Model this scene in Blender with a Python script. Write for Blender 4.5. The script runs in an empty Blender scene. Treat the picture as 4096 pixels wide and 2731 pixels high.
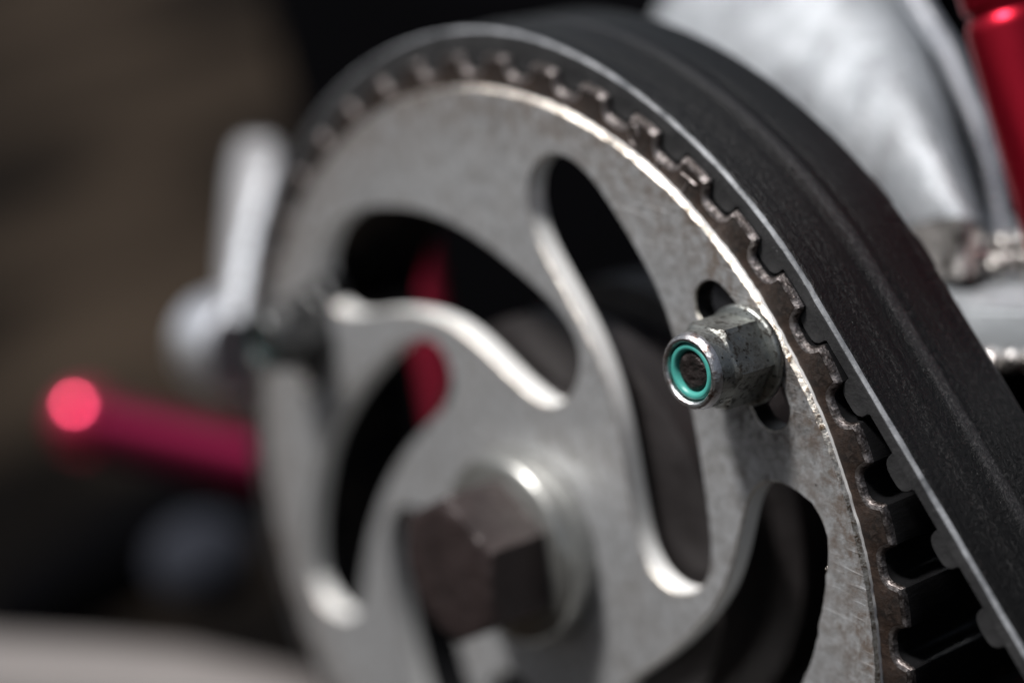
import bpy, bmesh, math, random
from mathutils import Vector, Matrix
from math import sin, cos, pi, radians, degrees, atan2, hypot
random.seed(7)
sc = bpy.context.scene
K = 0.057                 # metres per unit: the radius of the round face plate
HZ = 0.30                 # height of the pulley axle above the ground, metres

# ------------------------------------------------------------------ camera
CAM = Vector((2.98900, -2.49229, 1.93010))
RT = Vector((0.6376984, 0.7702861, 0.0))
DN = Vector((0.2686945, -0.2224447, -0.9371881))
FW = Vector((-0.7219030, 0.5976434, -0.3488243))
cd = bpy.data.cameras.new('camera'); cam = bpy.data.objects.new('camera', cd)
sc.collection.objects.link(cam)
m = Matrix((( RT.x, -DN.x, -FW.x, CAM.x*K), (RT.y, -DN.y, -FW.y, CAM.y*K), (RT.z, -DN.z, -FW.z, CAM.z*K+HZ), (0, 0, 0, 1)))
cam.matrix_world = m
cd.sensor_width = 36; cd.lens = 8053.09/4096*36
cd.clip_start = 0.005; cd.clip_end = 400
cd.dof.use_dof = True
cd.dof.focus_distance = 3.50*K
cd.dof.aperture_fstop = (cd.lens/1000)/(0.195*K)
cd.dof.aperture_blades = 0
sc.camera = cam

# ------------------------------------------------------------------ light
SUN_EL, SUN_AZ = radians(60), radians(244)      # azimuth: compass-like angle of the sun in the xy plane
sdir = Vector((cos(SUN_EL)*cos(SUN_AZ), cos(SUN_EL)*sin(SUN_AZ), sin(SUN_EL)))
ld = bpy.data.lights.new('sun', 'SUN'); lo = bpy.data.objects.new('sun', ld); sc.collection.objects.link(lo)
ld.energy = 4.9; ld.angle = radians(9); ld.color = (1.0, 0.975, 0.95)
lo.rotation_euler = sdir.to_track_quat('Z', 'Y').to_euler()
wd = bpy.data.worlds.new('World'); sc.world = wd; wd.use_nodes = True
wn = wd.node_tree; wn.nodes.clear()
sky = wn.nodes.new('ShaderNodeTexSky'); sky.sky_type = 'NISHITA'; sky.sun_disc = False
sky.sun_elevation = SUN_EL; sky.sun_rotation = radians(90) - SUN_AZ
sky.air_density = 1.0; sky.dust_density = 2.0; sky.ozone_density = 0.6
hs = wn.nodes.new('ShaderNodeHueSaturation'); hs.inputs['Saturation'].default_value = 0.5
bg = wn.nodes.new('ShaderNodeBackground'); bg.inputs[1].default_value = 0.047
wo = wn.nodes.new('ShaderNodeOutputWorld')
wn.links.new(sky.outputs[0], hs.inputs['Color']); wn.links.new(hs.outputs[0], bg.inputs[0]); wn.links.new(bg.outputs[0], wo.inputs[0])
sc.view_settings.view_transform = 'Standard'; sc.view_settings.look = 'None'
sc.view_settings.exposure = 0.30; sc.view_settings.gamma = 1

# ------------------------------------------------------------------ materials
def nt(name):
    mt = bpy.data.materials.new(name); mt.use_nodes = True
    t = mt.node_tree; t.nodes.clear()
    o = t.nodes.new('ShaderNodeOutputMaterial'); b = t.nodes.new('ShaderNodeBsdfPrincipled')
    t.links.new(b.outputs[0], o.inputs[0]); return mt, t, b
def coord(t, scale=(1, 1, 1), uv=False, rot=(0, 0, 0)):
    c = t.nodes.new('ShaderNodeTexCoord'); mp = t.nodes.new('ShaderNodeMapping')
    s = 1 if uv else 1/K
    mp.inputs['Scale'].default_value = (scale[0]*s, scale[1]*s, scale[2]*s); mp.inputs['Rotation'].default_value = rot
    t.links.new(c.outputs['UV' if uv else 'Object'], mp.inputs[0]); return mp.outputs[0]
def noise(t, vec, scale, detail=5, rough=0.55, dist=0):
    n = t.nodes.new('ShaderNodeTexNoise'); t.links.new(vec, n.inputs['Vector'])
    n.inputs['Scale'].default_value = scale; n.inputs['Detail'].default_value = detail
    n.inputs['Roughness'].default_value = rough; n.inputs['Distortion'].default_value = dist
    return n.outputs['Fac']
def vor(t, vec, scale, rnd=1):
    n = t.nodes.new('ShaderNodeTexVoronoi'); t.links.new(vec, n.inputs['Vector']); n.inputs['Scale'].default_value = scale
    n.inputs['Randomness'].default_value = rnd
    return n.outputs['Distance']
def ramp(t, fac, stops):
    r = t.nodes.new('ShaderNodeValToRGB'); e = r.color_ramp.elements
    while len(e) < len(stops): e.new(0.5)
    for i, (p, c) in enumerate(stops):
        e[i].position = p; e[i].color = (c, c, c, 1) if not hasattr(c, '__len__') else (*c, 1)
    t.links.new(fac, r.inputs[0]); return r.outputs[0]
def mix(t, fac, a, b, mode='MIX'):
    x = t.nodes.new('ShaderNodeMix'); x.data_type = 'RGBA'; x.blend_type = mode
    def put(s, v):
        if hasattr(v, 'is_output') or hasattr(v, 'links'): t.links.new(v, s)
        elif hasattr(v, '__len__'): s.default_value = (*v, 1)
        else: s.default_value = v
    put(x.inputs[0], fac); put(x.inputs[6], a); put(x.inputs[7], b); return x.outputs[2]
def math_(t, op, a, b=0.0):
    x = t.nodes.new('ShaderNodeMath'); x.operation = op
    for i, v in enumerate((a, b)):
        if hasattr(v, 'links'): t.links.new(v, x.inputs[i])
        else: x.inputs[i].default_value = v
    return x.outputs[0]
def bump(t, b, h, strength, dist):
    x = t.nodes.new('ShaderNodeBump'); x.inputs['Strength'].default_value = strength; x.inputs['Distance'].default_value = dist*K
    t.links.new(h, x.inputs['Height']); t.links.new(x.outputs[0], b.inputs['Normal'])
def setv(t, b, key, v):
    if hasattr(v, 'links'): t.links.new(v, b.inputs[key])
    elif hasattr(v, '__len__'): b.inputs[key].default_value = (*v, 1)
    else: b.inputs[key].default_value = v

def m_simple(name, col, rough, metal, var=0.25, nscale=6, bstr=0.15, bd=0.01, bscale=40, spec=0.5):
    mt, t, b = nt(name); v = coord(t)
    n = noise(t, v, nscale, 6)
    c = mix(t, n, tuple(x*(1-var) for x in col), tuple(min(1, x*(1+var)) for x in col))
    setv(t, b, 'Base Color', c); setv(t, b, 'Metallic', metal); b.inputs['Specular IOR Level'].default_value = spec
    r = ramp(t, noise(t, v, nscale*3, 5), [(0.3, max(0, rough-0.08)), (0.7, min(1, rough+0.1))]); setv(t, b, 'Roughness', r)
    bump(t, b, noise(t, v, bscale, 6), bstr, bd); return mt

def m_plate():
    mt, t, b = nt('weathered_aluminium'); v = coord(t)
    big = noise(t, v, 2.6, 6, 0.6); fine = noise(t, v, 30, 8, 0.82); mid = noise(t, v, 9, 7, 0.7, 0.6)
    base = mix(t, big, (0.54, 0.55, 0.57), (0.74, 0.75, 0.765))
    dirt = ramp(t, mid, [(0.49, 0.0), (0.66, 1.0)])
    sp = ramp(t, fine, [(0.44, 0.0), (0.62, 1.0)])
    d2 = math_(t, 'MULTIPLY', dirt, math_(t, 'ADD', math_(t, 'MULTIPLY', sp, 0.8), 0.15))
    blot = noise(t, v, 38, 7, 0.8, 0.3)
    base = mix(t, ramp(t, blot, [(0.44, 0), (0.58, 1)]), base, mix(t, 0.5, base, (0.27, 0.26, 0.245)))
    c = mix(t, math_(t, 'MULTIPLY', d2, 0.9), base, (0.15, 0.12, 0.095))
    sep = t.nodes.new('ShaderNodeSeparateXYZ'); t.links.new(v, sep.inputs[0])
    def rad(cx, cz):
        dx = math_(t, 'SUBTRACT', sep.outputs['X'], cx); dz = math_(t, 'SUBTRACT', sep.outputs['Z'], cz)
        return math_(t, 'SQRT', math_(t, 'ADD', math_(t, 'MULTIPLY', dx, dx), math_(t, 'MULTIPLY', dz, dz)))
    rim_ = ramp(t, rad(0, 0), [(0.84, 0), (0.995, 1)])
    rb = math_(t, 'MULTIPLY', rim_, ramp(t, noise(t, v, 30, 6, 0.75), [(0.42, 0), (0.6, 1)]))
    c = mix(t, math_(t, 'MULTIPLY', rb, 0.75), c, (0.20, 0.125, 0.075))
    nr = ramp(t, rad(.66, .60), [(0.07, 1), (0.20, 0)])
    nb = math_(t, 'MULTIPLY', nr, ramp(t, noise(t, v, 42, 7, 0.8), [(0.44, 0), (0.58, 1)]))
    c = mix(t, math_(t, 'MULTIPLY', nb, 0.85), c, (0.035, 0.03, 0.027))
    # black grease freckles
    dots = ramp(t, vor(t, v, 60), [(0.10, 1.0), (0.22, 0.0)])
    dm = math_(t, 'MULTIPLY', dots, ramp(t, noise(t, v, 6, 4), [(0.5, 0), (0.60, 1)]))
    c = mix(t, math_(t, 'MULTIPLY', dm, 0.8), c, (0.05, 0.045, 0.04))
    # fine circular scratches and hairlines
    sv = coord(t, (1, 1, 0.06), rot=(0, radians(35), 0)); s1 = noise(t, sv, 120, 3, 0.6)
    sv2 = coord(t, (0.05, 1, 1), rot=(0, radians(-52), 0)); s2 = noise(t, sv2, 150, 3, 0.6)
    sm = ramp(t, noise(t, v, 3.1, 3), [(0.4, 0.15), (0.65, 1)])
    hair = ramp(t, math_(t, 'MAXIMUM', s1, s2), [(0.58, 0), (0.68, 1)])
    hh = math_(t, 'MULTIPLY', hair, sm)
    c = mix(t, math_(t, 'MULTIPLY', hh, 0.6), c, (0.72, 0.72, 0.72))
    setv(t, b, 'Base Color', c); setv(t, b, 'Metallic', 0.72)
    setv(t, b, 'Roughness', ramp(t, mid, [(0.3, 0.36), (0.75, 0.58)]))
    bump(t, b, math_(t, 'ADD', math_(t, 'MULTIPLY', fine, 0.6), math_(t, 'MULTIPLY', hh, 0.5)), 0.4, 0.008)
    return mt
def m_edge(name, col, rough, dark, thr=0.55, sc_=60, metal=1.0):
    mt, t, b = nt(name); v = coord(t)
    n = noise(t, v, sc_, 6, 0.7)
    c = mix(t, ramp(t, n, [(thr-0.08, 0), (thr+0.1, 1)]), col, dark)
    setv(t, b, 'Base Color', c); setv(t, b, 'Metallic', metal); setv(t, b, 'Roughness', rough)
    bump(t, b, n, 0.6, 0.006); return mt
def m_rustfront():
    mt, t, b = nt('brown_steel_face'); v = coord(t)
    a = noise(t, v, 11, 7, 0.72); f = noise(t, v, 60, 6, 0.7)
    c = mix(t, ramp(t, a, [(0.40, 0), (0.66, 1)]), (0.007, 0.0066, 0.0068), (0.050, 0.030, 0.021))
    c = mix(t, ramp(t, f, [(0.56, 0), (0.75, 0.7)]), c, (0.095, 0.072, 0.062))
    dots = ramp(t, vor(t, v, 30), [(0.03, 1.0), (0.07, 0.0)])
    c = mix(t, math_(t, 'MULTIPLY', dots, ramp(t, noise(t, v, 11, 2), [(0.6, 0), (0.66, 1)])), c, (0.75, 0.42, 0.22))
    setv(t, b, 'Base Color', c); setv(t, b, 'Metallic', 0.4); setv(t, b, 'Roughness', ramp(t, f, [(0.3, 0.42), (0.7, 0.62)]))
    bump(t, b, f, 0.45, 0.008); return mt
def m_grease():
    mt, t, b = nt('black_oxide_steel'); v = coord(t)
    a = noise(t, v, 5, 6, 0.7); f = noise(t, coord(t, (1, .15, 1)), 60, 6, 0.7)
    c = mix(t, ramp(t, a, [(0.56, 0), (0.7, 1)]), (0.014, 0.014, 0.015), (0.07, 0.052, 0.038))
    setv(t, b, 'Base Color', c); setv(t, b, 'Metallic', 0.5); setv(t, b, 'Roughness', ramp(t, a, [(0.45, 0.26), (0.65, 0.6)]))
    bump(t, b, f, 0.25, 0.006); return mt
def m_rubber():
    mt, t, b = nt('worn_black_rubber')
    uv = coord(t, uv=True)
    st = noise(t, coord(t, (1.3, 60, 1), uv=True), 1.0, 5, 0.6, 0.3)
    st2 = noise(t, coord(t, (0.6, 14, 1), uv=True), 1.0, 4, 0.55, 0.2)
    sp = noise(t, coord(t, (0.8, 1.2, 1), uv=True), 95, 4, 0.8)
    sep = t.nodes.new('ShaderNodeSeparateXYZ'); t.links.new(uv, sep.inputs[0])
    wob = noise(t, coord(t, (2, 0, 0), uv=True), 2.2, 3)
    y = math_(t, 'ADD', sep.outputs['Y'], math_(t, 'MULTIPLY', math_(t, 'SUBTRACT', wob, 0.5), 0.02))
    dist = math_(t, 'ABSOLUTE', math_(t, 'SUBTRACT', y, 0.198))
    band = ramp(t, dist, [(0.011, 1.0), (0.017, 0.0)])
    c = mix(t, ramp(t, st, [(0.35, 0), (0.75, 1)]), (0.0012, 0.0012, 0.0015), (0.007, 0.0068, 0.0068))
    dust = math_(t, 'MULTIPLY', ramp(t, sp, [(0.50, 0), (0.66, 1)]), math_(t, 'ADD', math_(t, 'MULTIPLY', band, 0.5), math_(t, 'MULTIPLY', ramp(t, st2, [(0.42, 0), (0.62, 1)]), 0.3)))
    c = mix(t, dust, c, (0.125, 0.122, 0.12))
    c = mix(t, math_(t, 'MULTIPLY', band, 0.5), c, (0.035, 0.034, 0.036))
    dots = ramp(t, vor(t, uv, 26), [(0.012, 1), (0.03, 0)])
    c = mix(t, math_(t, 'MULTIPLY', dots, 0.5), c, (0.5, 0.5, 0.48))
    setv(t, b, 'Base Color', c); setv(t, b, 'Roughness', ramp(t, st2, [(0.35, 0.30), (0.7, 0.48)]))
    setv(t, b, 'Specular IOR Level', 0.26)
    bump(t, b, math_(t, 'ADD', math_(t, 'MULTIPLY', st, 0.7), math_(t, 'MULTIPLY', sp, 1.2)), 0.6, 0.008); return mt
def m_beltside(name, lo_, hi_, rough):
    mt, t, b = nt(name); v = coord(t)
    n = noise(t, v, 18, 6, 0.65); f = noise(t, v, 90, 5, 0.7)
    c = mix(t, ramp(t, n, [(0.35, 0), (0.7, 1)]), lo_, hi_)
    c = mix(t, ramp(t, f, [(0.64, 0), (0.76, 0.5)]), c, (0.3, 0.3, 0.3))
    setv(t, b, 'Base Color', c); setv(t, b, 'Roughness', rough); bump(t, b, f, 0.4, 0.006); return mt
def m_nut():
    mt, t, b = nt('grimy_zinc'); v = coord(t)
    a = noise(t, v, 14, 6, 0.65); f = noise(t, v, 55, 6, 0.7)
    c = mix(t, ramp(t, a, [(0.35, 0), (0.7, 1)]), (0.46, 0.48, 0.46), (0.18, 0.18, 0.17))
    c = mix(t, ramp(t, f, [(0.52, 0), (0.62, 0.9)]), c, (0.045, 0.038, 0.032))
    dots = ramp(t, vor(t, v, 75), [(0.10, 1), (0.22, 0)])
    c = mix(t, math_(t, 'MULTIPLY', dots, ramp(t, noise(t, v, 22, 3), [(0.42, 0), (0.52, 1)])), c, (0.03, 0.025, 0.022))
    setv(t, b, 'Base Color', c); setv(t, b, 'Metallic', 1.0); setv(t, b, 'Roughness', ramp(t, f, [(0.35, 0.26), (0.7, 0.6)]))
    bump(t, b, f, 0.35, 0.006); return mt
def m_cast():
    mt, t, b = nt('bright_cast_aluminium'); v = coord(t); sv = coord(t, (1, 1, 0.18), rot=(0, radians(30), 0))
    a = noise(t, v, 6, 5, 0.6, 0.5); st = noise(t, sv, 22, 5, 0.65); f = noise(t, v, 45, 5, 0.7)
    c = mix(t, ramp(t, a, [(0.42, 0), (0.60, 1)]), (0.50, 0.525, 0.555), (0.33, 0.35, 0.375))
    c = mix(t, ramp(t, st, [(0.45, 0), (0.68, 0.6)]), c, (0.17, 0.17, 0.18))
    sm = math_(t, 'MULTIPLY', ramp(t, vor(t, v, 14), [(0.10, 0.7), (0.26, 0.0)]), ramp(t, a, [(0.5, 0), (0.6, 1)]))
    c = mix(t, sm, c, (0.16, 0.15, 0.15))
    setv(t, b, 'Base Color', c); setv(t, b, 'Metallic', 0.6); setv(t, b, 'Roughness', ramp(t, a, [(0.3, 0.38), (0.7, 0.58)]))
    bump(t, b, math_(t, 'ADD', st, f), 0.5, 0.02); return mt
def m_anod(name, col, rough):
    mt, t, b = nt(name)
    v = coord(t, (1, 1, 0.15)); n = noise(t, v, 60, 5, 0.7)
    c = mix(t, n, tuple(x*0.7 for x in col), col); setv(t, b, 'Base Color', c); setv(t, b, 'Metallic', 0.9)
    setv(t, b, 'Roughness', rough); bump(t, b, n, 0.2, 0.004); return mt
def m_ground():
    mt, t, b = nt('shade_banded_tarmac'); v0 = coord(t, (1, 1, 1), rot=(0, 0, radians(-118))); mp2 = t.nodes.new('ShaderNodeMapping'); mp2.inputs['Scale'].default_value = (0.10, 0.34, 0.2); t.links.new(v0, mp2.inputs[0]); v = mp2.outputs[0]; b.inputs['Specular IOR Level'].default_value = 0.03
    a = noise(t, v, 1.0, 2, 0.5, 0.2); f = noise(t, v, 60, 6, 0.7)
    c = mix(t, ramp(t, a, [(0.46, 0), (0.62, 1)]), (0.0010, 0.0008, 0.0007), (0.036, 0.0265, 0.019))  # diagonal bands put shaded and lit ground into the colour
    c = mix(t, ramp(t, f, [(0.4, 0), (0.7, 0.35)]), c, (0.012, 0.0095, 0.008))
    setv(t, b, 'Base Color', c); setv(t, b, 'Roughness', 0.85); bump(t, b, f, 0.5, 0.05); return mt

M = dict(
    plate=m_plate(),
    wall=m_simple('machined_aluminium', (0.92, 0.92, 0.91), 0.34, 0.2, 0.06, 8, 0.15, 0.004),
    plate_edge=m_edge('bright_worn_aluminium_edge', (0.80, 0.75, 0.68), 0.30, (0.16, 0.11, 0.07), 0.53, 60),
    rim=m_rustfront(), rim_edge=m_edge('worn_pinkish_steel_edge', (0.42, 0.38, 0.37), 0.36, (0.075, 0.062, 0.058), 0.49, 55),
    grease=m_grease(), rubber=m_rubber(),
    belt_face=m_beltside('belt_cut_side', (0.010, 0.010, 0.011), (0.030, 0.030, 0.031), 0.55),
    belt_edge=m_beltside('frayed_belt_edge_glint', (0.07, 0.074, 0.082), (0.30, 0.31, 0.33), 0.4),  # pale fray tone also paints the sky light caught on the rounded edge
    redpost=m_anod('faded_red_anodising', (0.75, 0.05, 0.11), 0.4), glint_alu=m_simple('painted_lever_glint', (0.62, 0.65, 0.70), 0.6, 0.3, 0.1, 5), dullalu=m_simple('dull_aluminium_casting', (0.30, 0.30, 0.31), 0.5, 0.5, 0.15, 5), nut=m_nut(), bracket=m_simple('grey_steel_plate', (0.36, 0.38, 0.40), 0.4, 0.6, 0.3, 7, 0.3, 0.01), darknut=m_simple('dark_steel', (0.10, 0.10, 0.10), 0.4, 0.8, 0.4, 20), nut_lip=m_edge('worn_zinc_lip', (0.66, 0.66, 0.68), 0.3, (0.22, 0.13, 0.10), 0.56, 45),
    nylon=m_simple('teal_nylon', (0.055, 0.30, 0.26), 0.38, 0.0, 0.22, 18, 0.2, 0.004, 60),
    stud=m_simple('greasy_black_stud', (0.024, 0.018, 0.017), 0.45, 0.5, 0.7, 30, 0.9, 0.014, 45),
    bolt=m_simple('brown_oxidised_steel', (0.030, 0.0205, 0.020), 0.5, 0.3, 0.75, 13, 0.8, 0.012, 26),
    spacer=m_simple('dull_steel', (0.34, 0.34, 0.325), 0.34, 0.85, 0.2, 9, 0.2, 0.005),
    drum=m_simple('brownish_cast_iron', (0.030, 0.026, 0.026), 0.45, 0.5, 0.4, 7, 0.4, 0.01),
    web=m_simple('dull_cast_aluminium', (0.16, 0.155, 0.15), 0.45, 0.5, 0.3, 7, 0.3, 0.01),
    black=m_simple('black_paint_and_shade', (0.0012, 0.0012, 0.0016), 0.9, 0.0, 0.3, 3, 0.1, 0.01, spec=0.02),
    cast=m_cast(),
    grime=m_edge('grimy_weld_metal', (0.72, 0.69, 0.67), 0.30, (0.05, 0.043, 0.038), 0.50, 18, 0.8),
    anod=m_anod('red_anodised_aluminium', (0.48, 0.012, 0.032), 0.34), magenta=m_anod('shaded_magenta_anodising', (0.09, 0.001, 0.018), 0.6), magenta_ball=m_anod('highlight_magenta_anodising', (0.85, 0.06, 0.14), 0.24), dark_insert=m_simple('dark_teal_insert', (0.01, 0.04, 0.04), 0.4, 0.0),
    polish=m_simple('polished_aluminium', (0.88, 0.89, 0.93), 0.30, 0.9, 0.06, 5, 0.05, 0.005),
    blue=m_simple('dark_blue_paint', (0.003, 0.005, 0.012), 0.9, 0.0, 0.3, 3, 0.05, 0.01),
    pale=m_simple('pale_grey_plastic', (0.13, 0.117, 0.112), 0.6, 0.0, 0.08, 2, 0.05, 0.01),
    ground=m_ground(),
)

# ------------------------------------------------------------------ mesh helpers (all in units of K; x right, z up, y = -d)
COL = sc.collection
def smooth(bm, ang=32):
    bm.normal_update()
    for f in bm.faces: f.smooth = True
    for e in bm.edges:
        e.smooth = not (len(e.link_faces) == 2 and e.calc_face_angle(0) > radians(ang)) and len(e.link_faces) == 2
def obj(name, bm, mats, parent=None, origin=(0, 0, 0), ang=32, fix=True):
    """bm is in scene units; origin (scene units) is the object's own base point."""
    if fix: bmesh.ops.recalc_face_normals(bm, faces=bm.faces)
    smooth(bm, ang)
    me = bpy.data.meshes.new(name)
    o3 = Vector(origin)
    for v in bm.verts: v.co = (v.co - o3)*K
    bm.to_mesh(me); bm.free()
    for mt in (mats if isinstance(mats, (list, tuple)) else [mats]): me.materials.append(mt)
    ob = bpy.data.objects.new(name, me); COL.objects.link(ob)
    place(ob, origin, parent); return ob
BASE = {}
def place(ob, origin, parent):
    if parent is None:
        ob.location = (origin[0]*K, origin[1]*K, origin[2]*K+HZ)
    else:
        p = BASE[parent.name]; ob.parent = parent
        ob.location = ((origin[0]-p[0])*K, (origin[1]-p[1])*K, (origin[2]-p[2])*K)
    BASE[ob.name] = origin
def tag(o, label=None, cat=None, group=None, kind=None):
    if label: o['label'] = label
    if cat: o['category'] = cat
    if group: o['group'] = group
    if kind: o['kind'] = kind
    return o
def thing(name, origin, label, cat, group=None):
    o = bpy.data.objects.new(name, None); COL.objects.link(o); o.empty_display_size = 0.01
    place(o, origin, None); return tag(o, label, cat, group)
def cat_rom(P, n=6, closed=True):
    out = []; N = len(P)
    for i in range(N):
        p0, p1, p2, p3 = P[(i-1) % N], P[i], P[(i+1) % N], P[(i+2) % N]
        for k in range(n):
            t = k/n
            out.append(tuple(0.5*((2*p1[j])+(-p0[j]+p2[j])*t+(2*p0[j]-5*p1[j]+4*p2[j]-p3[j])*t*t+(-p0[j]+3*p1[j]-3*p2[j]+p3[j])*t**3) for j in range(2)))
    return out
def relax(P, it=2, w=0.5):
    for _ in range(it):
        N = len(P)
        P = [tuple(P[i][j]*(1-w)+(P[i-1][j]+P[(i+1) % N][j])*0.5*w for j in range(2)) for i in range(N)]
    return P
def area(P): return 0.5*sum(P[i][0]*P[(i+1) % len(P)][1]-P[(i+1) % len(P)][0]*P[i][1] for i in range(len(P)))
def offset(P, d):
    """closed CCW loop moved inwards by d (outwards when negative)"""
    out = []; N = len(P)
    for i in range(N):
        a, b = P[i-1], P[(i+1) % N]
        tx, ty = b[0]-a[0], b[1]-a[1]; l = hypot(tx, ty) or 1
        out.append((P[i][0]-ty/l*d, P[i][1]+tx/l*d))
    return out
def slab(outer, holes, d0, d1, ch, chd=None, mats=(0, 1, 2), grimy=99):
    """flat plate between depth d0 (front) and d1 (back) with chamfered front edges; mats = face, chamfer, wall"""
    chd = chd or ch
    bm = bmesh.new(); loops = []
    for k, L in enumerate([outer]+holes):
        if area(L) < 0: L = L[::-1]
        ins = offset(L, ch if k == 0 else -ch)
        a = [bm.verts.new((x, -d0, z)) for x, z in ins]
        b = [bm.verts.new((x, -(d0-chd), z)) for x, z in L]
        c = [bm.verts.new((x, -d1, z)) for x, z in L]
        loops.append((a, b, c)); N = len(L)
        for i in range(N):
            j = (i+1) % N
            f = bm.faces.new((a[i], a[j], b[j], b[i])); f.material_index = mats[1]
            f = bm.faces.new((b[i], b[j], c[j], c[i])); f.material_index = mats[2] if k < grimy else 3
    for idx in (0, 2):
        es = []
        for lp in loops:
            vs = lp[idx]
            for i in range(len(vs)):
                e = bm.edges.get((vs[i], vs[(i+1) % len(vs)])); es.append(e)
        r = bmesh.ops.triangle_fill(bm, edges=es, use_beauty=True, use_dissolve=False)
        for g in r['geom']:
            if isinstance(g, bmesh.types.BMFace): g.material_index = mats[0] if idx == 0 else mats[2]
    return bm
def lathe(prof, center, n=64, rfun=None, mat=None, close=True):
    """prof: list of (d, r) from back to front round the y axis at center (x, z); rfun(theta, r, d) shapes it"""
    bm = bmesh.new(); rings = []
    for d, r in prof:
        if r < 1e-6: rings.append([bm.verts.new((center[0], -d, center[1]))]); continue
        ring = []
        for i in range(n):
            th = 2*pi*i/n; rr = rfun(th, r, d) if rfun else r
            ring.append(bm.verts.new((center[0]+rr*cos(th), -d, center[1]+rr*sin(th))))
        rings.append(ring)
    for k in range(len(rings)-1):
        A, B = rings[k], rings[k+1]
        for i in range(n):
            j = (i+1) % n
            if len(A) == 1: f = bm.faces.new((A[0], B[j], B[i]))
            elif len(B) == 1: f = bm.faces.new((A[i], A[j], B[0]))
            else: f = bm.faces.new((A[i], A[j], B[j], B[i]))
            if mat: f.material_index = mat(k)
    return bm
def tube(path, radii, n=24, cap=True, squash=1.0):
    bm = bmesh.new(); rings = []; P = [Vector(p) for p in path]
    up = Vector((0.13, 0.31, 1)).normalized(); prev = None
    for i, p in enumerate(P):
        t = (P[min(i+1, len(P)-1)]-P[max(i-1, 0)]).normalized()
        if prev is None:
            a = t.cross(up); a = a.normalized() if a.length > 1e-4 else t.cross(Vector((1, 0, 0))).normalized()
        else: a = (prev-t*prev.dot(t)).normalized()
        prev = a; b = t.cross(a)
        r = radii[i] if hasattr(radii, '__len__') else radii
        rings.append([bm.verts.new(p+a*cos(2*pi*k/n)*r+b*sin(2*pi*k/n)*r*squash) for k in range(n)])
    for i in range(len(rings)-1):
        for k in range(n): bm.faces.new((rings[i][k], rings[i][(k+1) % n], rings[i+1][(k+1) % n], rings[i+1][k]))
    if cap: bm.faces.new(rings[0][::-1]); bm.faces.new(rings[-1])
    return bm
def loft(secs, closed=True, cap=True):
    bm = bmesh.new(); R = [[bm.verts.new(p) for p in s] for s in secs]; n = len(R[0])
    for i in range(len(R)-1):
        for k in range(n if closed else n-1):
            bm.faces.new((R[i][k], R[i][(k+1) % n], R[i+1][(k+1) % n], R[i+1][k]))
    if cap and closed: bm.faces.new(R[0][::-1]); bm.faces.new(R[-1])
    return bm
def rbox(lo3, hi3, bev=0.05, seg=3):
    bm = bmesh.new(); bmesh.ops.create_cube(bm, size=1)
    for v in bm.verts:
        v.co = Vector([lo3[i] + (v.co[i]+0.5)*(hi3[i]-lo3[i]) for i in range(3)])
    bmesh.ops.bevel(bm, geom=list(bm.edges), offset=bev, segments=seg, affect='EDGES', profile=0.5)
    return bm


# ------------------------------------------------------------------ ground
HZU = HZ/K
bm = bmesh.new()
g = 60/K
vs = [bm.verts.new((x, y, -HZU)) for x, y in ((-g, -g), (g, -g), (g, g), (-g, g))]; bm.faces.new(vs)
tag(obj('ground', bm, M['ground'], None, (0, 0, -HZU), fix=False), kind='structure')

# ------------------------------------------------------------------ pulley
HC = (0.045, 0.042)               # axle centre in the plate
HOLES = {
    'A': [(0.104, 0.911), (0.045, 0.875), (0.022, 0.825), (0.028, 0.763), (0.059, 0.707), (0.113, 0.657), (0.173, 0.599), (0.226, 0.541), (0.273, 0.472), (0.306, 0.390), (0.330, 0.305), (0.352, 0.227), (0.370, 0.158), (0.403, 0.113), (0.454, 0.090), (0.515, 0.100), (0.561, 0.137), (0.579, 0.191), (0.566, 0.278), (0.530, 0.415), (0.512, 0.479), (0.452, 0.631), (0.419, 0.686), (0.366, 0.749), (0.304, 0.804), (0.232, 0.871), (0.168, 0.905)],
    'B': [(-0.667, 0.583), (-0.585, 0.632), (-0.439, 0.675), (-0.301, 0.692), (-0.170, 0.683), (-0.044, 0.647), (0.077, 0.608), (0.157, 0.570), (0.195, 0.516), (0.192, 0.461), (0.158, 0.401), (0.111, 0.363), (0.055, 0.368), (-0.044, 0.400), (-0.129, 0.439), (-0.216, 0.460), (-0.306, 0.459), (-0.438, 0.435), (-0.557, 0.384), (-0.618, 0.364), (-0.689, 0.379), (-0.729, 0.426), (-0.725, 0.489)],
    'C': [(-0.314, 0.416), (-0.252, 0.393), (-0.223, 0.341), (-0.223, 0.301), (-0.255, 0.250), (-0.320, 0.192), (-0.403, 0.106), (-0.473, 0.006), (-0.529, -0.103), (-0.559, -0.194), (-0.581, -0.271), (-0.593, -0.347), (-0.613, -0.403), (-0.661, -0.440), (-0.727, -0.443), (-0.801, -0.406), (-0.826, -0.343), (-0.809, -0.229), (-0.784, -0.125), (-0.738, 0.017), (-0.641, 0.138), (-0.532, 0.259), (-0.428, 0.353)],
    'D': [(0.704, 0.433), (0.662, 0.379), (0.647, 0.300), (0.637, 0.240), (0.613, 0.154), (0.581, 0.096), (0.494, -0.020), (0.417, -0.108), (0.380, -0.151), (0.819, 0.044), (0.838, 0.096), (0.850, 0.176), (0.857, 0.252), (0.864, 0.327), (0.852, 0.376), (0.819, 0.420)],
}
TEMPL = [(.89, 85), (.845, 91), (.79, 93), (.72, 91), (.665, 89), (.62, 84), (.57, 76), (.51, 65), (.45, 54), (.39, 42), (.36, 30), (.35, 20), (.37, 13), (.42, 9), (.48, 10), (.53, 14), (.56, 20), (.59, 30), (.635, 42), (.69, 52), (.745, 60), (.79, 67), (.84, 74), (.875, 80)]
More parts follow.
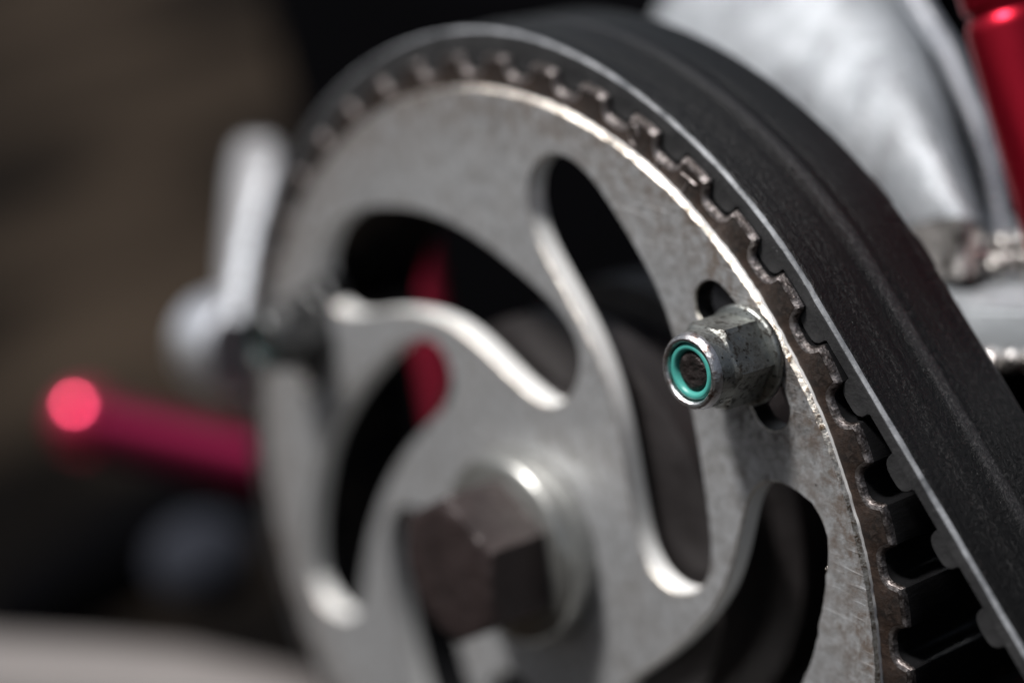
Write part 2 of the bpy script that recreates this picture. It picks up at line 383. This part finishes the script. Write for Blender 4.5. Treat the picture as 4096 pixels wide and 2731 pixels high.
def templ(deg, s=1.0, rng=None):
    T = TEMPL if rng is None else TEMPL[rng[0]:rng[1]]
    return [(HC[0]+s*r*cos(radians(a+deg)), HC[1]+s*r*sin(radians(a+deg))) for r, a in T]
raw = {k: HOLES[k] for k in 'ABC'}
D = HOLES['D']
raw['D'] = D[0:6] + [(HC[0]+r*cos(radians(a-60)), HC[1]+r*sin(radians(a-60))) for r, a in
     ((.46, 53), (.40, 40), (.37, 29), (.36, 20), (.38, 13), (.43, 9), (.49, 10), (.54, 14), (.575, 20), (.605, 30), (.65, 42), (.715, 52), (.765, 58))] + D[10:]
raw['E'] = templ(180, 1.0); raw['F'] = templ(240, 1.0)
def hole_loop(k, jit=0.0):
    P = cat_rom(relax(raw[k], 1, 0.35), 5); P = relax(P, 6, 0.6)
    if area(P) < 0: P = P[::-1]
    return P
def jag(P, amp, lo_, hi_):
    return [(x+(random.uniform(-amp, amp) if lo_ < i < hi_ else 0), z+(random.uniform(-amp, amp) if lo_ < i < hi_ else 0)) for i, (x, z) in enumerate(P)]
hl = {k: hole_loop(k) for k in 'ABCDEF'}
def burr(P):                       # nicked edge on the lower right opening
    out = []
    for i, (x, z) in enumerate(P):
        a = degrees(atan2(z, x)); r = hypot(x, z)
        if r > 0.78 and -5 < a < 34 and random.random() < 0.30:
            q = random.uniform(-0.004, 0.003); x, z = x*(1+q), z*(1+q)
        out.append((x, z))
    return out
hl['D'] = burr(hl['D'])
def slot_loop(rot_):
    c0 = [(.553, .710), (.600, .678), (.643, .642), (.678, .601), (.705, .560)]
    c, s = cos(radians(rot_)), sin(radians(rot_))
    pts = [(HC[0]+(x-HC[0])*c-(z-HC[1])*s, HC[1]+(x-HC[0])*s+(z-HC[1])*c) for x, z in c0]
    w = 0.0475; L, R_ = [], []
    for i in range(len(pts)):
        a, b = pts[max(i-1, 0)], pts[min(i+1, len(pts)-1)]; tx, tz = b[0]-a[0], b[1]-a[1]; l = hypot(tx, tz)
        L.append((pts[i][0]-tz/l*w, pts[i][1]+tx/l*w)); R_.append((pts[i][0]+tz/l*w, pts[i][1]-tx/l*w))
    def capc(p, a0):
        return [(p[0]+w*cos(a0+k*pi/10), p[1]+w*sin(a0+k*pi/10)) for k in range(1, 10)]
    a0 = atan2(R_[-1][1]-pts[-1][1], R_[-1][0]-pts[-1][0]); a1 = atan2(L[0][1]-pts[0][1], L[0][0]-pts[0][0])
    P = R_ + capc(pts[-1], a0) + L[::-1] + capc(pts[0], a1)
    if area(P) < 0: P = P[::-1]
    return relax(P, 1, 0.3)
NUTS = [(0.643, 0.642)]
for dg in (117.5, 238):
    c, s = cos(radians(dg)), sin(radians(dg)); x, z = NUTS[0][0]-HC[0], NUTS[0][1]-HC[1]
    NUTS.append((HC[0]+x*c-z*s, HC[1]+x*s+z*c))
slots = [slot_loop(a) for a in (0, 117.5, 238)]
random.seed(3)
outer = []
for i in range(540):
    a = 2*pi*i/540; r = 1.0 + random.uniform(-0.0012, 0.0012) + 0.0008*sin(a*23)
    outer.append((r*cos(a), r*sin(a)))
pulley = thing('belt_pulley', (0, 0, 0), 'silver six-slot toothed belt pulley with brown rim and dark hex bolt at its centre', 'pulley')
bm = slab(outer, [hl[k] for k in 'ABCDEF']+slots, 0.0, -0.0445, 0.0028, 0.0028, grimy=7)
# outer edge gets a broader worn chamfer
for v in bm.verts:
    r = hypot(v.co.x, v.co.z)
    if r > 0.992:
        if abs(v.co.y) < 1e-6: s = 0.9945/r*(1+random.uniform(-0.0016, 0.0016)); v.co.x *= s; v.co.z *= s
        elif abs(v.co.y-0.0028) < 1e-5: v.co.y = 0.0075
obj('face_plate', bm, [M['plate'], M['plate_edge'], M['wall'], M['grease']], pulley, (0, 0, 0), 25)

def ring_slab(r0, r1, d0, d1, n=180):
    bm = bmesh.new(); V = []
    for r, d in ((r0, d0), (r1, d0), (r1, d1), (r0, d1)):
        V.append([bm.verts.new((r*cos(2*pi*i/n), -d, r*sin(2*pi*i/n))) for i in range(n)])
    for k in range(4):
        for i in range(n):
            j = (i+1) % n; A, B = V[k], V[(k+1) % 4]; bm.faces.new((A[i], A[j], B[j], B[i]))
    return bm
RW = -0.385
TC = 23.12                          # angle of one tooth centre
bm = bmesh.new(); nn = 45*8; V = []
for r, d in ((0.90, -0.0445), (0.965, -0.0445), (0.965, RW), (0.90, RW)):
    V.append([bm.verts.new((r*cos(radians(TC-4+i)), -d, r*sin(radians(TC-4+i)))) for i in range(nn)])
for k in range(4):
    for i in range(nn):
        j = (i+1) % nn; A, B = V[k], V[(k+1) % 4]; bm.faces.new((A[i], A[j], B[j], B[i]))
rim = obj('toothed_rim', bm, [M['grease']], pulley, (0, 0, 0))
# burrs left on the nicked edge of the lower right opening
random.seed(21)
cand = [q for q in hl['D'] if q[0] > 0.86 and 0.02 < q[1] < 0.30]
for q in cand[::3][:9]:
    bmx = bmesh.new(); bmesh.ops.create_icosphere(bmx, subdivisions=1, radius=random.uniform(0.0025, 0.0048))
    for v in bmx.verts: v.co = Vector((v.co.x*random.uniform(.5, 1.3)+q[0], v.co.y*.6-0.0006, v.co.z*random.uniform(.8, 1.6)+q[1]))
    obj('metal_burr', bmx, M['plate_edge'], bpy.data.objects['face_plate'], (q[0], 0, q[1]), 10)
# one tooth sector, copied round the rim
half = [(4.0, 1.0300), (3.35, 1.0300), (2.95, 1.0315), (2.65, 1.0345), (2.42, 1.0400), (2.28, 1.0470), (2.18, 1.0550), (2.06, 1.0618), (1.88, 1.0650), (1.2, 1.0662), (0.5, 1.0665)]
chain = [(-a, r) for a, r in half] + [(a, r) for a, r in half[::-1]]
def tooth_mesh():
    bm = bmesh.new()
    P = [(r*sin(radians(a)), r*cos(radians(a))) for a, r in chain]     # x tangential, z radial
    N = len(P); ins = []
    for i in range(N):
        if i in (0, N-1): t = (cos(radians(chain[i][0])), -sin(radians(chain[i][0])))
        else: t = (P[i+1][0]-P[i-1][0], P[i+1][1]-P[i-1][1])
        l = hypot(*t); ins.append((P[i][0]+t[1]/l*0.0105, P[i][1]-t[0]/l*0.0105))
    D0, D1 = -0.014, RW
    rows = []
    for pts, d in ((ins, D0), ([( (a[0]*.35+b[0]*.65), (a[1]*.35+b[1]*.65)) for a, b in zip(ins, P)], D0-0.0035), (P, D0-0.012), (P, D0-0.05), (P, D1)):
        rows.append([bm.verts.new((x, -d, z)) for x, z in pts])
    for k in range(4):
        for i in range(N-1):
            f = bm.faces.new((rows[k][i], rows[k][i+1], rows[k+1][i+1], rows[k+1][i])); f.material_index = (1, 1, 2, 2)[k]
    inn = [(0.965*sin(radians(a)), 0.965*cos(radians(a))) for a in range(-4, 5)]
    iv = [bm.verts.new((x, -D0, z)) for x, z in inn]; ib = [bm.verts.new((x, -D1, z)) for x, z in inn]
    f = bm.faces.new(rows[0]+iv[::-1]); f.material_index = 0
    f = bm.faces.new(rows[4][::-1]+ib); f.material_index = 2
    bmesh.ops.recalc_face_normals(bm, faces=bm.faces); bmesh.ops.triangulate(bm, faces=[f for f in bm.faces if len(f.verts) > 4])
    return bm
bm = tooth_mesh(); smooth(bm, 30)
# ends stay smooth so that the sectors read as one casting
for v in bm.verts: v.co *= K
tm = bpy.data.meshes.new('tooth'); bm.to_mesh(tm); bm.free()
for mt in (M['rim'], M['rim_edge'], M['grease']): tm.materials.append(mt)
for i in range(45):
    o = bpy.data.objects.new('tooth', tm); COL.objects.link(o); o.parent = rim
    th = radians(TC+8*i); o.rotation_euler = (0, pi/2-th, 0)

# stamped marks on the rim, raised strokes 0, apostrophe-like 1 and T
def stroke(path, r):
    return tube([(x, 0.0145, z) for x, z in path], r, 8)
def mark(pts, r=0.0030):
    bmx = stroke(pts, r)
    return obj('stamped_mark', bmx, [M['rim_edge']], rim, (0, 0, 0), fix=True)
mark([(.318+.011*cos(t)*1.0-.006*sin(t)*.3-.0, .980+.020*sin(t)) for t in [k*2*pi/14 for k in range(15)]])
mark([(.384, .948), (.376, .928)])
mark([(.466, .922), (.450, .894)])
mark([(.448, .934), (.466, .928), (.486, .919)])

# hub drum behind the face plate
obj('hub_drum', lathe([(-0.62, 0.0), (-0.62, 0.33), (-0.50, 0.36), (-0.45, 0.40), (-0.43, 0.50), (-0.30, 0.50), (-0.28, 0.44), (-0.20, 0.43), (-0.18, 0.47), (-0.10, 0.47), (-0.075, 0.42), (-0.070, 0.34), (-0.046, 0.34), (-0.046, 0.0)], HC, 96), M['drum'], pulley, (HC[0], 0, HC[1]))

# spacer and centre bolt
obj('spacer', lathe([(0.0005, 0.0), (0.0005, 0.2085), (0.003, 0.2110), (0.062, 0.2060), (0.072, 0.2025), (0.080, 0.190), (0.080, 0.0)], HC, 128), M['spacer'], pulley, (HC[0], 0, HC[1]), 50)
def hexr(af2, ph, cone):
    def f(th, r, d):
        a = (th-ph) % (pi/3) - pi/6
        return min(r, af2/cos(a))
    return f
hb = hexr(0.143, radians(35), None)
obj('centre_bolt', lathe([(0.0805, 0.0), (0.0805, 0.175), (0.195, 0.175), (0.208, 0.166), (0.218, 0.155), (0.224, 0.143), (0.227, 0.132), (0.228, 0.10), (0.228, 0.0)], HC, 144, hb), M['bolt'], pulley, (HC[0], -0.0805, HC[1]), 20)

# lock nuts
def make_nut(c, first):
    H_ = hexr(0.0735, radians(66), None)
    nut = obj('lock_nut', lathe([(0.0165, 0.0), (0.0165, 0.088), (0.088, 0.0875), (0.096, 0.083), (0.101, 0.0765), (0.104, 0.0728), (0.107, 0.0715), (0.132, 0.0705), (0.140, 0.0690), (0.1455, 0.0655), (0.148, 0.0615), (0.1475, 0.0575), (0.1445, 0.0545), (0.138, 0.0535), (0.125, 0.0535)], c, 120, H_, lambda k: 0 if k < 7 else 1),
              [M['nut'], M['nut_lip']] if first else [M['darknut'], M['darknut']], pulley, (c[0], -0.0165, c[1]), 22)  # the other nuts get a darker steel than the first
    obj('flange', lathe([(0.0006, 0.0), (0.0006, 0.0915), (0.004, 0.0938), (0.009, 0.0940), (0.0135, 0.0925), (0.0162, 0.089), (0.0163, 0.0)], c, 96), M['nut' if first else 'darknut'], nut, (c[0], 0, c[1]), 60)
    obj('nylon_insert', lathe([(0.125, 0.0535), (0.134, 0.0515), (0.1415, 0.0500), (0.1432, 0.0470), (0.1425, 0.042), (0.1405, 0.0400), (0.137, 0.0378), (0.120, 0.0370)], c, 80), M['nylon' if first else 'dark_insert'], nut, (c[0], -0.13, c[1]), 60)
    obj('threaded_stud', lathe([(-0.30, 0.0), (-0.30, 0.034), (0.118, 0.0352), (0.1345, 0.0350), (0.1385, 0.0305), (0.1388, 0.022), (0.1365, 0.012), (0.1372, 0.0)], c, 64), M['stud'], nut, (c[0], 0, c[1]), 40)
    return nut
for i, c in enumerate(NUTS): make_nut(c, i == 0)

# ------------------------------------------------------------------ belt
BF, BB = -0.030, -0.352            # front and back faces of the belt
RB = 1.0945                        # outer radius of the belt
TA, TB = radians(45), radians(229)
path = []                          # (x, z, nx, nz, s)
LS = 3.4
s = 0.0
t0 = (sin(TA), -cos(TA))           # direction away along the upper run (down right)
P45 = (cos(TA), sin(TA))
for k in range(60, 0, -1):
    q = LS*k/60
    sag = 0.006*(q/0.6)**1.0 if q < 0.6 else 0.006
    path.append((P45[0]*1.0+t0[0]*q, P45[1]*1.0+t0[1]*q, cos(TA), sin(TA), sag))
for k in range(0, 231):
    a = TA+(TB-TA)*k/230
    path.append((cos(a), sin(a), cos(a), sin(a), 0))
t1 = (-sin(TB), cos(TB))
for k in range(1, 61):
    q = LS*k/60; path.append((cos(TB)+t1[0]*q, sin(TB)+t1[1]*q, cos(TB), sin(TB), 0))
def pos(pt, r, d):
    rr = r-1.0+pt[4]
    if r > 1.08:                       # the belt back swells where it is bent round the far side
        a = degrees(atan2(pt[1], pt[0])) % 360
        if 62 < a < 240:
            q = min(1, (a-62)/38); rr += 0.021*q*q*(3-2*q)
    return (pt[0]+pt[2]*rr, -d, pt[1]+pt[3]*rr)
prof = [  # (radius, depth, material of the face that follows)
    (1.0665, BF, 0), (1.0850, BF, 0), (1.0885, BF-0.0006, 1), (1.0922, BF-0.0035, 1), (1.0940, BF-0.0085, 2), (RB, BF-0.018, 2),
    (RB, -0.10, 2), (RB-0.0006, -0.150, 2), (RB-0.0018, -0.172, 2), (RB+0.0008, -0.184, 2), (RB+0.0018, -0.196, 2), (RB+0.0008, -0.210, 2), (RB-0.0020, -0.220, 2), (RB, -0.236, 2),
    (RB, -0.29, 2), (RB, BB+0.012, 2), (RB-0.004, BB+0.003, 0), (RB-0.008, BB, 0), (1.0665, BB, 0)]
bm = bmesh.new(); uvl = bm.loops.layers.uv.new('UVMap'); rows = []; S = 0; Ss = []
for i, p in enumerate(path):
    if i: S += hypot(p[0]-path[i-1][0], p[1]-path[i-1][1])
    Ss.append(S); rows.append([bm.verts.new(pos(p, r+(random.uniform(-.0007, .0007) if 2 <= q <= 4 else 0), d+(random.uniform(-.0007, .0007) if 2 <= q <= 4 else 0))) for q, (r, d, _) in enumerate(prof)])
random.seed(11)
for i in range(len(rows)-1):
    for k in range(len(prof)):
        k2 = (k+1) % len(prof)
        f = bm.faces.new((rows[i][k], rows[i+1][k], rows[i+1][k2], rows[i][k2])); f.material_index = prof[k][2] if k < len(prof)-1 else 0
        for lp, (ss, kk) in zip(f.loops, ((Ss[i], k), (Ss[i+1], k), (Ss[i+1], k2), (Ss[i], k2))):
            lp[uvl].uv = (ss, -prof[kk][1])
bm.faces.new(rows[0]); bm.faces.new(rows[-1][::-1])
belt = thing('drive_belt', (0, 0, 0), 'black toothed rubber drive belt wrapped round the silver pulley', 'belt')
body = obj('belt_band', bm, [M['belt_face'], M['belt_edge'], M['rubber']], belt, (0, 0, 0), 40)
hb_ = [(-2.15, 1.0664), (-1.95, 1.062), (-1.88, 1.052), (-1.75, 1.044), (-1.45, 1.0375), (-1.0, 1.0340), (-0.4, 1.0328), (0.4, 1.0328), (1.0, 1.0340), (1.45, 1.0375), (1.75, 1.044), (1.88, 1.052), (1.95, 1.062), (2.15, 1.0664)]
pm = [(1.066*sin(radians(a)), r) for a, r in hb_]
bm = bmesh.new()
fr_ = [bm.verts.new((x, -(BF-0.0005), z)) for x, z in [(x*0.94, z+0.0022 if z < 1.05 else z) for x, z in pm]]
fm_ = [bm.verts.new((x, -(BF-0.0035), z)) for x, z in pm]
bk_ = [bm.verts.new((x, -BB, z)) for x, z in pm]
for A, B in ((fr_, fm_), (fm_, bk_)):
    for i in range(len(pm)-1): bm.faces.new((A[i], A[i+1], B[i+1], B[i]))
bm.faces.new(fr_); bm.faces.new(bk_[::-1])
bmesh.ops.recalc_face_normals(bm, faces=bm.faces)
if sum(f.normal.y for f in bm.faces if f.calc_center_median().y < -BF+0.001) > 0: bmesh.ops.reverse_faces(bm, faces=bm.faces)
smooth(bm, 35)
for v in bm.verts: v.co = Vector((v.co.x, v.co.y, v.co.z-1.0))*K
bt = bpy.data.meshes.new('belt_tooth'); bm.to_mesh(bt); bm.free(); bt.materials.append(M['belt_face'])
def belt_tooth(x, z, nx, nz, off):
    o = bpy.data.objects.new('belt_tooth', bt); COL.objects.link(o); o.parent = body
    o.location = ((x+nx*off)*K, 0, (z+nz*off)*K); o.rotation_euler = (0, pi/2-atan2(nz, nx), 0)
PR = 1.075
th = 27.2+16+0.15
k = 0
ang = th
while ang < degrees(TB):
    if ang >= 45: belt_tooth(cos(radians(ang)), sin(radians(ang)), cos(radians(ang)), sin(radians(ang)), 0)
    ang += 8
for k in range(0, 23):
    q = radians(45-th)*PR + k*0.150
    if q > LS-0.1: break
    belt_tooth(P45[0]+t0[0]*q, P45[1]+t0[1]*q, cos(TA), sin(TA), 0.006*min(1, q/0.6))
a_last = ang
for k in range(0, 22):
    q = radians(a_last-degrees(TB))*PR+k*0.150
    belt_tooth(cos(TB)+t1[0]*q, sin(TB)+t1[1]*q, cos(TB), sin(TB), 0)

# ------------------------------------------------------------------ engine casing behind, its near-black colour puts in the cavity's shade
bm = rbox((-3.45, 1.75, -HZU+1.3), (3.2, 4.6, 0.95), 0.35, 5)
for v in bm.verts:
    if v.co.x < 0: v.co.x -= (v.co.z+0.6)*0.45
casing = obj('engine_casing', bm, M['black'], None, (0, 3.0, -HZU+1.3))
tag(casing, 'engine casing behind the pulley, coloured near black for the shade of the cavity', 'engine')

# ------------------------------------------------------------------ cast aluminium housing behind the belt, top right
def cr3(P, n=6):
    out = []; N = len(P)
    for i in range(N):
        p0, p1, p2, p3 = [Vector(P[(i+j) % N]) for j in (-1, 0, 1, 2)]
        for k in range(n):
            t = k/n
            out.append(0.5*((2*p1)+(-p0+p2)*t+(2*p0-5*p1+4*p2-p3)*t*t+(-p0+3*p1-3*p2+p3)*t**3))
    return out
S0 = [(-0.7911, 1.0852, 0.8319), (-0.6064, 1.0429, 0.9505), (-0.4288, 1.0581, 1.0392), (-0.2348, 1.1214, 1.0901), (-0.1359, 1.2408, 1.0901), (-0.2458, 1.4477, 1.0413), (-0.7305, 1.8039, 0.9346), (-0.9594, 1.4745, 0.8438)]
S1 = [(-0.1823, 0.8673, 0.718), (-0.068, 0.8409, 0.8375), (0.0532, 0.8322, 0.9158), (0.211, 0.8481, 0.9607), (0.2676, 0.9346, 0.9341), (0.1332, 1.1363, 0.87), (-0.1875, 1.3644, 0.7778), (-0.308, 1.1834, 0.717)]
S2 = [(0.295, 0.7566, 0.6014), (0.3883, 0.725, 0.6694), (0.4836, 0.7024, 0.7201), (0.5669, 0.7002, 0.7447), (0.551, 0.7914, 0.7045), (0.4054, 0.9882, 0.6262), (0.2526, 1.0955, 0.553), (0.1945, 1.0145, 0.5343)]
Sm = [tuple((a[i]*0.5+b[i]*0.5) for i in range(3)) for a, b in zip(S1, S2)]
Su = [(-1.2343, 1.8058, 1.1205), (-1.0573, 1.7281, 1.1941), (-0.849, 1.6795, 1.2534), (-0.6781, 1.7322, 1.2766), (-0.6036, 1.8222, 1.2766), (-0.7026, 2.0166, 1.2411), (-1.1836, 2.3964, 1.1673), (-1.3865, 2.1293, 1.1296)]
hous = thing('cast_housing', (.3, .9, .6), 'bright cast aluminium housing standing behind the belt beside the red tube', 'housing')
obj('casting', loft([cr3(q, 6) for q in (Su, S0, S1, Sm, S2)]), M['cast'], hous, (.3, .9, .6), 50)
obj('rear_flange', tube([Vector((0.0164, 1.0851, 1.1674)), Vector((0.112, 1.0632, 1.0754)), Vector((0.2139, 1.0611, 0.9755)), Vector((0.3146, 1.0434, 0.8514)), Vector((0.3733, 1.0296, 0.7636)), Vector((0.4337, 1.0053, 0.6544)), Vector((0.483, 0.9729, 0.5541))], [0.022, 0.022, 0.021, 0.019, 0.016, 0.014, 0.014], 16), M['polish'], hous, (.3, .9, .6))
foot = [tuple(Vector(p)+Vector((0, 0, -0.004))) for p in cr3(S2, 6)]
fc = sum((Vector(p) for p in foot), Vector())/len(foot)
bm = loft([[tuple(fc+(Vector(p)-fc)*k_+Vector((0, 0, dz))) for p in foot] for k_, dz in ((1.0, 0), (1.04, -.02), (1.03, -.05), (1.12, -.09), (1.2, -.13))])
obj('weld_collar', bm, M['grime'], hous, (.3, .9, .6), 60)
# bracket plate with weld beads
br = thing('mounting_bracket', (.6, .9, .5), 'grey metal bracket with grimy weld beads below the cast housing', 'bracket')
bm = loft([[(.25, .60, .44), (.25, 1.2, .44), (.25, 1.2, .585), (.25, .64, .575), (.25, .605, .55)],
           [(.60, .62, .47), (.60, 1.2, .47), (.60, 1.2, .61), (.60, .665, .60), (.60, .625, .575)],
           [(1.15, .60, .62), (1.15, 1.2, .62), (1.15, 1.2, .76), (1.15, .66, .75), (1.15, .60, .72)]])
bmesh.ops.bevel(bm, geom=[e for e in bm.edges], offset=0.008, segments=2, affect='EDGES')
obj('bracket_plate', bm, M['bracket'], br, (.6, .9, .5), 50)
def beads(P0, P1, n, r, seed, par):
    random.seed(seed)
    for i in range(n):
        t = i/(n-1); p = Vector(P0).lerp(Vector(P1), t)+Vector((random.uniform(-.01, .01), random.uniform(-.015, .015), random.uniform(-.008, .008)))
        bmx = bmesh.new(); bmesh.ops.create_icosphere(bmx, subdivisions=3, radius=r*random.uniform(0.7, 1.25))
        ph = random.uniform(0, 6)
        for v in bmx.verts:
            n_ = v.co.normalized(); v.co *= 1+0.14*sin(n_.x*7+ph)*sin(n_.z*6+ph*2)+0.08*sin(n_.y*11+ph)
            v.co += p
        obj('weld_bead', bmx, M['grime'], par, tuple(p), 60)
beads((.30, .74, .60), (.72, .78, .66), 12, 0.032, 5, br)
beads((.34, .80, .625), (.66, .83, .665), 9, 0.03, 6, br)
beads((.55, .625, .455), (.95, .61, .56), 10, 0.025, 8, br)
bm = rbox((.30, .66, -1.2), (1.9, 1.4, .40), 0.04, 3)
tag(obj('frame_block', bm, M['black'], None, (1.0, 1.0, -1.2)), 'black frame block under the grey bracket at the right edge', 'frame')

# red anodised tube at the right
def axis_tube(A, B, prof, n=48, mats=None):
    """prof: (distance along A->B, radius)"""
    A, B = Vector(A), Vector(B); t = (B-A).normalized()
    a = t.cross(Vector((0, 1, 0))).normalized(); b = t.cross(a); bm = bmesh.new(); R = []
    for s_, r in prof:
        if r < 1e-6: R.append([bm.verts.new(A+t*s_)])
        else: R.append([bm.verts.new(A+t*s_+(a*cos(2*pi*k/n)+b*sin(2*pi*k/n))*r) for k in range(n)])
    for i in range(len(R)-1):
        for k in range(n):
            j = (k+1) % n
            if len(R[i]) == 1: bm.faces.new((R[i][0], R[i+1][j], R[i+1][k]))
            elif len(R[i+1]) == 1: bm.faces.new((R[i][k], R[i][j], R[i+1][0]))
            else: bm.faces.new((R[i][k], R[i][j], R[i+1][j], R[i+1][k]))
    return bm
TT, TBm = Vector((0.5828, 0.7596, 1.1575)), Vector((0.7979, 0.7567, 0.7076))
rt = thing('red_tube', tuple(TBm), 'red anodised metal tube with stepped collar at the top right', 'tube')
obj('barrel', axis_tube(TT, TBm, [(-0.002, 0.0), (-0.002, 0.072), (0.003, 0.079), (0.022, 0.0865), (0.030, 0.0875), (0.9, 0.0875), (0.9, 0)]), M['anod'], rt, tuple(TBm), 45)
obj('collar', axis_tube(TT, TBm, [(-0.30, 0.0), (-0.30, 0.083), (-0.022, 0.083), (-0.014, 0.080), (-0.012, 0.0725), (-0.0021, 0.0725), (-0.0021, 0.0)]), M['anod'], rt, tuple(TBm), 45)

# ------------------------------------------------------------------ left: silver lever, red rod, behind
lv = thing('silver_lever', (-1.50, .26, -.03), 'polished silver lever with round boss left of the pulley', 'lever')
Bc = Vector((-1.4566, 0.2137, -0.0007))
ax = (Vector((-1.2876, 0.1638, 0.0514))-Vector((-1.6398, 0.1785, -0.0257))).normalized()
obj('boss', axis_tube(Bc-ax*0.13, Bc+ax*0.2, [(0, 0), (0, 0.132), (0.012, 0.143), (0.20, 0.143), (0.212, 0.138), (0.215, 0.125), (0.21, 0.118), (0.21, 0.0)]), M['polish'], lv, (-1.50, .26, -.03), 30)
secs = [
    [(-1.4721, 0.1635, 0.0887), (-1.4243, 0.1462, 0.1034), (-1.3721, 0.1409, 0.1153), (-1.3392, 0.1584, 0.1204), (-1.3979, 0.2384, 0.092), (-1.4458, 0.2556, 0.0774), (-1.5073, 0.1961, 0.074)],
    [(-1.5159, 0.2002, 0.1563), (-1.4676, 0.1831, 0.1703), (-1.4184, 0.1738, 0.1816), (-1.3765, 0.2021, 0.1864), (-1.4398, 0.2773, 0.1595), (-1.4879, 0.2947, 0.1456), (-1.5509, 0.2334, 0.1423)],
    [(-1.5599, 0.2372, 0.2247), (-1.5105, 0.221, 0.238), (-1.4553, 0.2186, 0.2486), (-1.4147, 0.2452, 0.2533), (-1.4758, 0.3238, 0.2278), (-1.5247, 0.3407, 0.2146), (-1.5942, 0.2717, 0.2115)],
    [(-1.5944, 0.2712, 0.297), (-1.5438, 0.2559, 0.3095), (-1.4803, 0.2632, 0.3195), (-1.4426, 0.2863, 0.324), (-1.5008, 0.3692, 0.3), (-1.5507, 0.3853, 0.2874), (-1.6278, 0.3072, 0.2845)],
    [(-1.6289, 0.3055, 0.3698), (-1.5773, 0.2911, 0.3817), (-1.5024, 0.3117, 0.391), (-1.4675, 0.3312, 0.3952), (-1.5259, 0.4149, 0.3726), (-1.5768, 0.4301, 0.3609), (-1.6616, 0.3428, 0.358)],
    [(-1.6604, 0.3372, 0.4319), (-1.6079, 0.3234, 0.4432), (-1.5183, 0.3615, 0.4519), (-1.4894, 0.3737, 0.456), (-1.5508, 0.4544, 0.4346), (-1.6025, 0.4691, 0.4235), (-1.6925, 0.3755, 0.4208)],
    [(-1.6756, 0.3636, 0.4801), (-1.624, 0.3486, 0.4909), (-1.5197, 0.4042, 0.4993), (-1.4998, 0.4053, 0.5032), (-1.5766, 0.468, 0.4827), (-1.6272, 0.4843, 0.472), (-1.7087, 0.401, 0.4694)],
    [(-1.6789, 0.3928, 0.5081), (-1.6304, 0.3738, 0.5186), (-1.5472, 0.4038, 0.5267), (-1.5302, 0.4013, 0.5306), (-1.612, 0.4583, 0.5107), (-1.6595, 0.4785, 0.5002), (-1.715, 0.4266, 0.4977)]]
bm = loft(secs)
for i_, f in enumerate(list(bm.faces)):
    if i_ < 7*(len(secs)-1) and i_ % 7 == 2: f.material_index = 1  # lighter ridge strip paints in the sky's reflection along the arm
bmesh.ops.recalc_face_normals(bm, faces=bm.faces)
bmesh.ops.bevel(bm, geom=list(bm.edges), offset=0.008, segments=2, affect='EDGES')
obj('lever_arm', bm, [M['dullalu'], M['glint_alu']], lv, (-1.50, .26, -.03), 40)
bx = thing('red_rod', tuple(Vector((-1.8529, 0.5832, -0.5543))), 'magenta red anodised rod with rounded end at the far left', 'rod')
A_, B_ = Vector((-2.5934, 0.3207, -0.6183)), Vector((-1.8047, 0.7405, -0.671))
obj('rod_shaft', axis_tube(A_, B_, [(0, 0), (0, 0.09), (0.05, 0.098), (0.8, 0.098), (0.8, 0)]), M['magenta'], bx, tuple(Vector((-1.8529, 0.5832, -0.5543))))  # shaft colour darkened to put in the shade it lies in
bmx = bmesh.new(); bmesh.ops.create_uvsphere(bmx, u_segments=32, v_segments=20, radius=0.122)
for v in bmx.verts: v.co += A_
obj('rod_end', bmx, M['magenta_ball'], bx, tuple(Vector((-1.8529, 0.5832, -0.5543))), 60)  # same anodising in a brighter colour, painting up the ball's highlight
A_, B_ = Vector((-1.3556, 0.7177, 0.3671)), Vector((-1.0929, 0.6574, -0.2798))
tag(obj('red_post', axis_tube(A_, B_, [(-.3, 0), (-.3, 0.062), (0.28, 0.062), (0.5, 0.046), (0.9, 0.046), (0.9, 0)]), M['redpost'], None, tuple(B_)), 'red anodised post seen through the left openings of the pulley', 'post')
c = Vector((-2.8582, 0.8816, -1.4026))
bmx = bmesh.new(); bmesh.ops.create_uvsphere(bmx, u_segments=32, v_segments=20, radius=0.20)
for v in bmx.verts: v.co.z *= 0.8; v.co += c
tag(obj('blue_cap', bmx, M['blue'], None, (c.x, c.y, c.z-0.16), 60), 'dark blue rounded cap in the shade below the red rod', 'cap')
P_ = [Vector((-3.3287, -0.1648, -1.6482)), Vector((-2.9165, 0.0069, -1.6339)), Vector((-2.5136, 0.1998, -1.5638)), Vector((-2.1431, 0.3555, -1.4904)), Vector((-1.7755, 0.489, -1.4491)), Vector((-1.3712, 0.6369, -1.4591))]
tag(obj('frame_cover', tube(P_, [0.18, 0.18, 0.19, 0.19, 0.18, 0.17], 40), M['pale'], None, tuple(Vector((-2.5128, 0.1992, -1.5665))), 60), 'pale pinkish grey cover along the bottom left corner', 'cover')
bm = tube([Vector((-4.7285, 1.0142, -2.465)), Vector((-4.1522, 1.3295, -1.9707)), Vector((-3.5612, 1.6664, -1.4699))], [0.22, 0.24, 0.26], 24)
tag(obj('frame_rail', bm, M['black'], None, tuple(Vector((-4.101, 1.2872, -2.1491))), 60), 'black frame rail running behind the blue cap', 'frame')

# unseen engine assumed at the belt's end, added to block light from the right
eng = thing('unseen_engine_blocker', (3.6, 1.2, -HZU), 'unseen black finned engine block added at the lower right to block light from the right', 'engine')
obj('blocker_body', rbox((2.35, 0.75, -HZU+0.6), (6.0, 3.0, 0.2), 0.2, 4), M['black'], eng, (3.6, 1.2, -HZU))
for k in range(7):
    obj('blocker_fin', rbox((2.5, 0.65, 0.28+0.16*k), (5.6, 2.9, 0.34+0.16*k), 0.02, 2), M['black'], eng, (3.6, 1.2, -HZU))
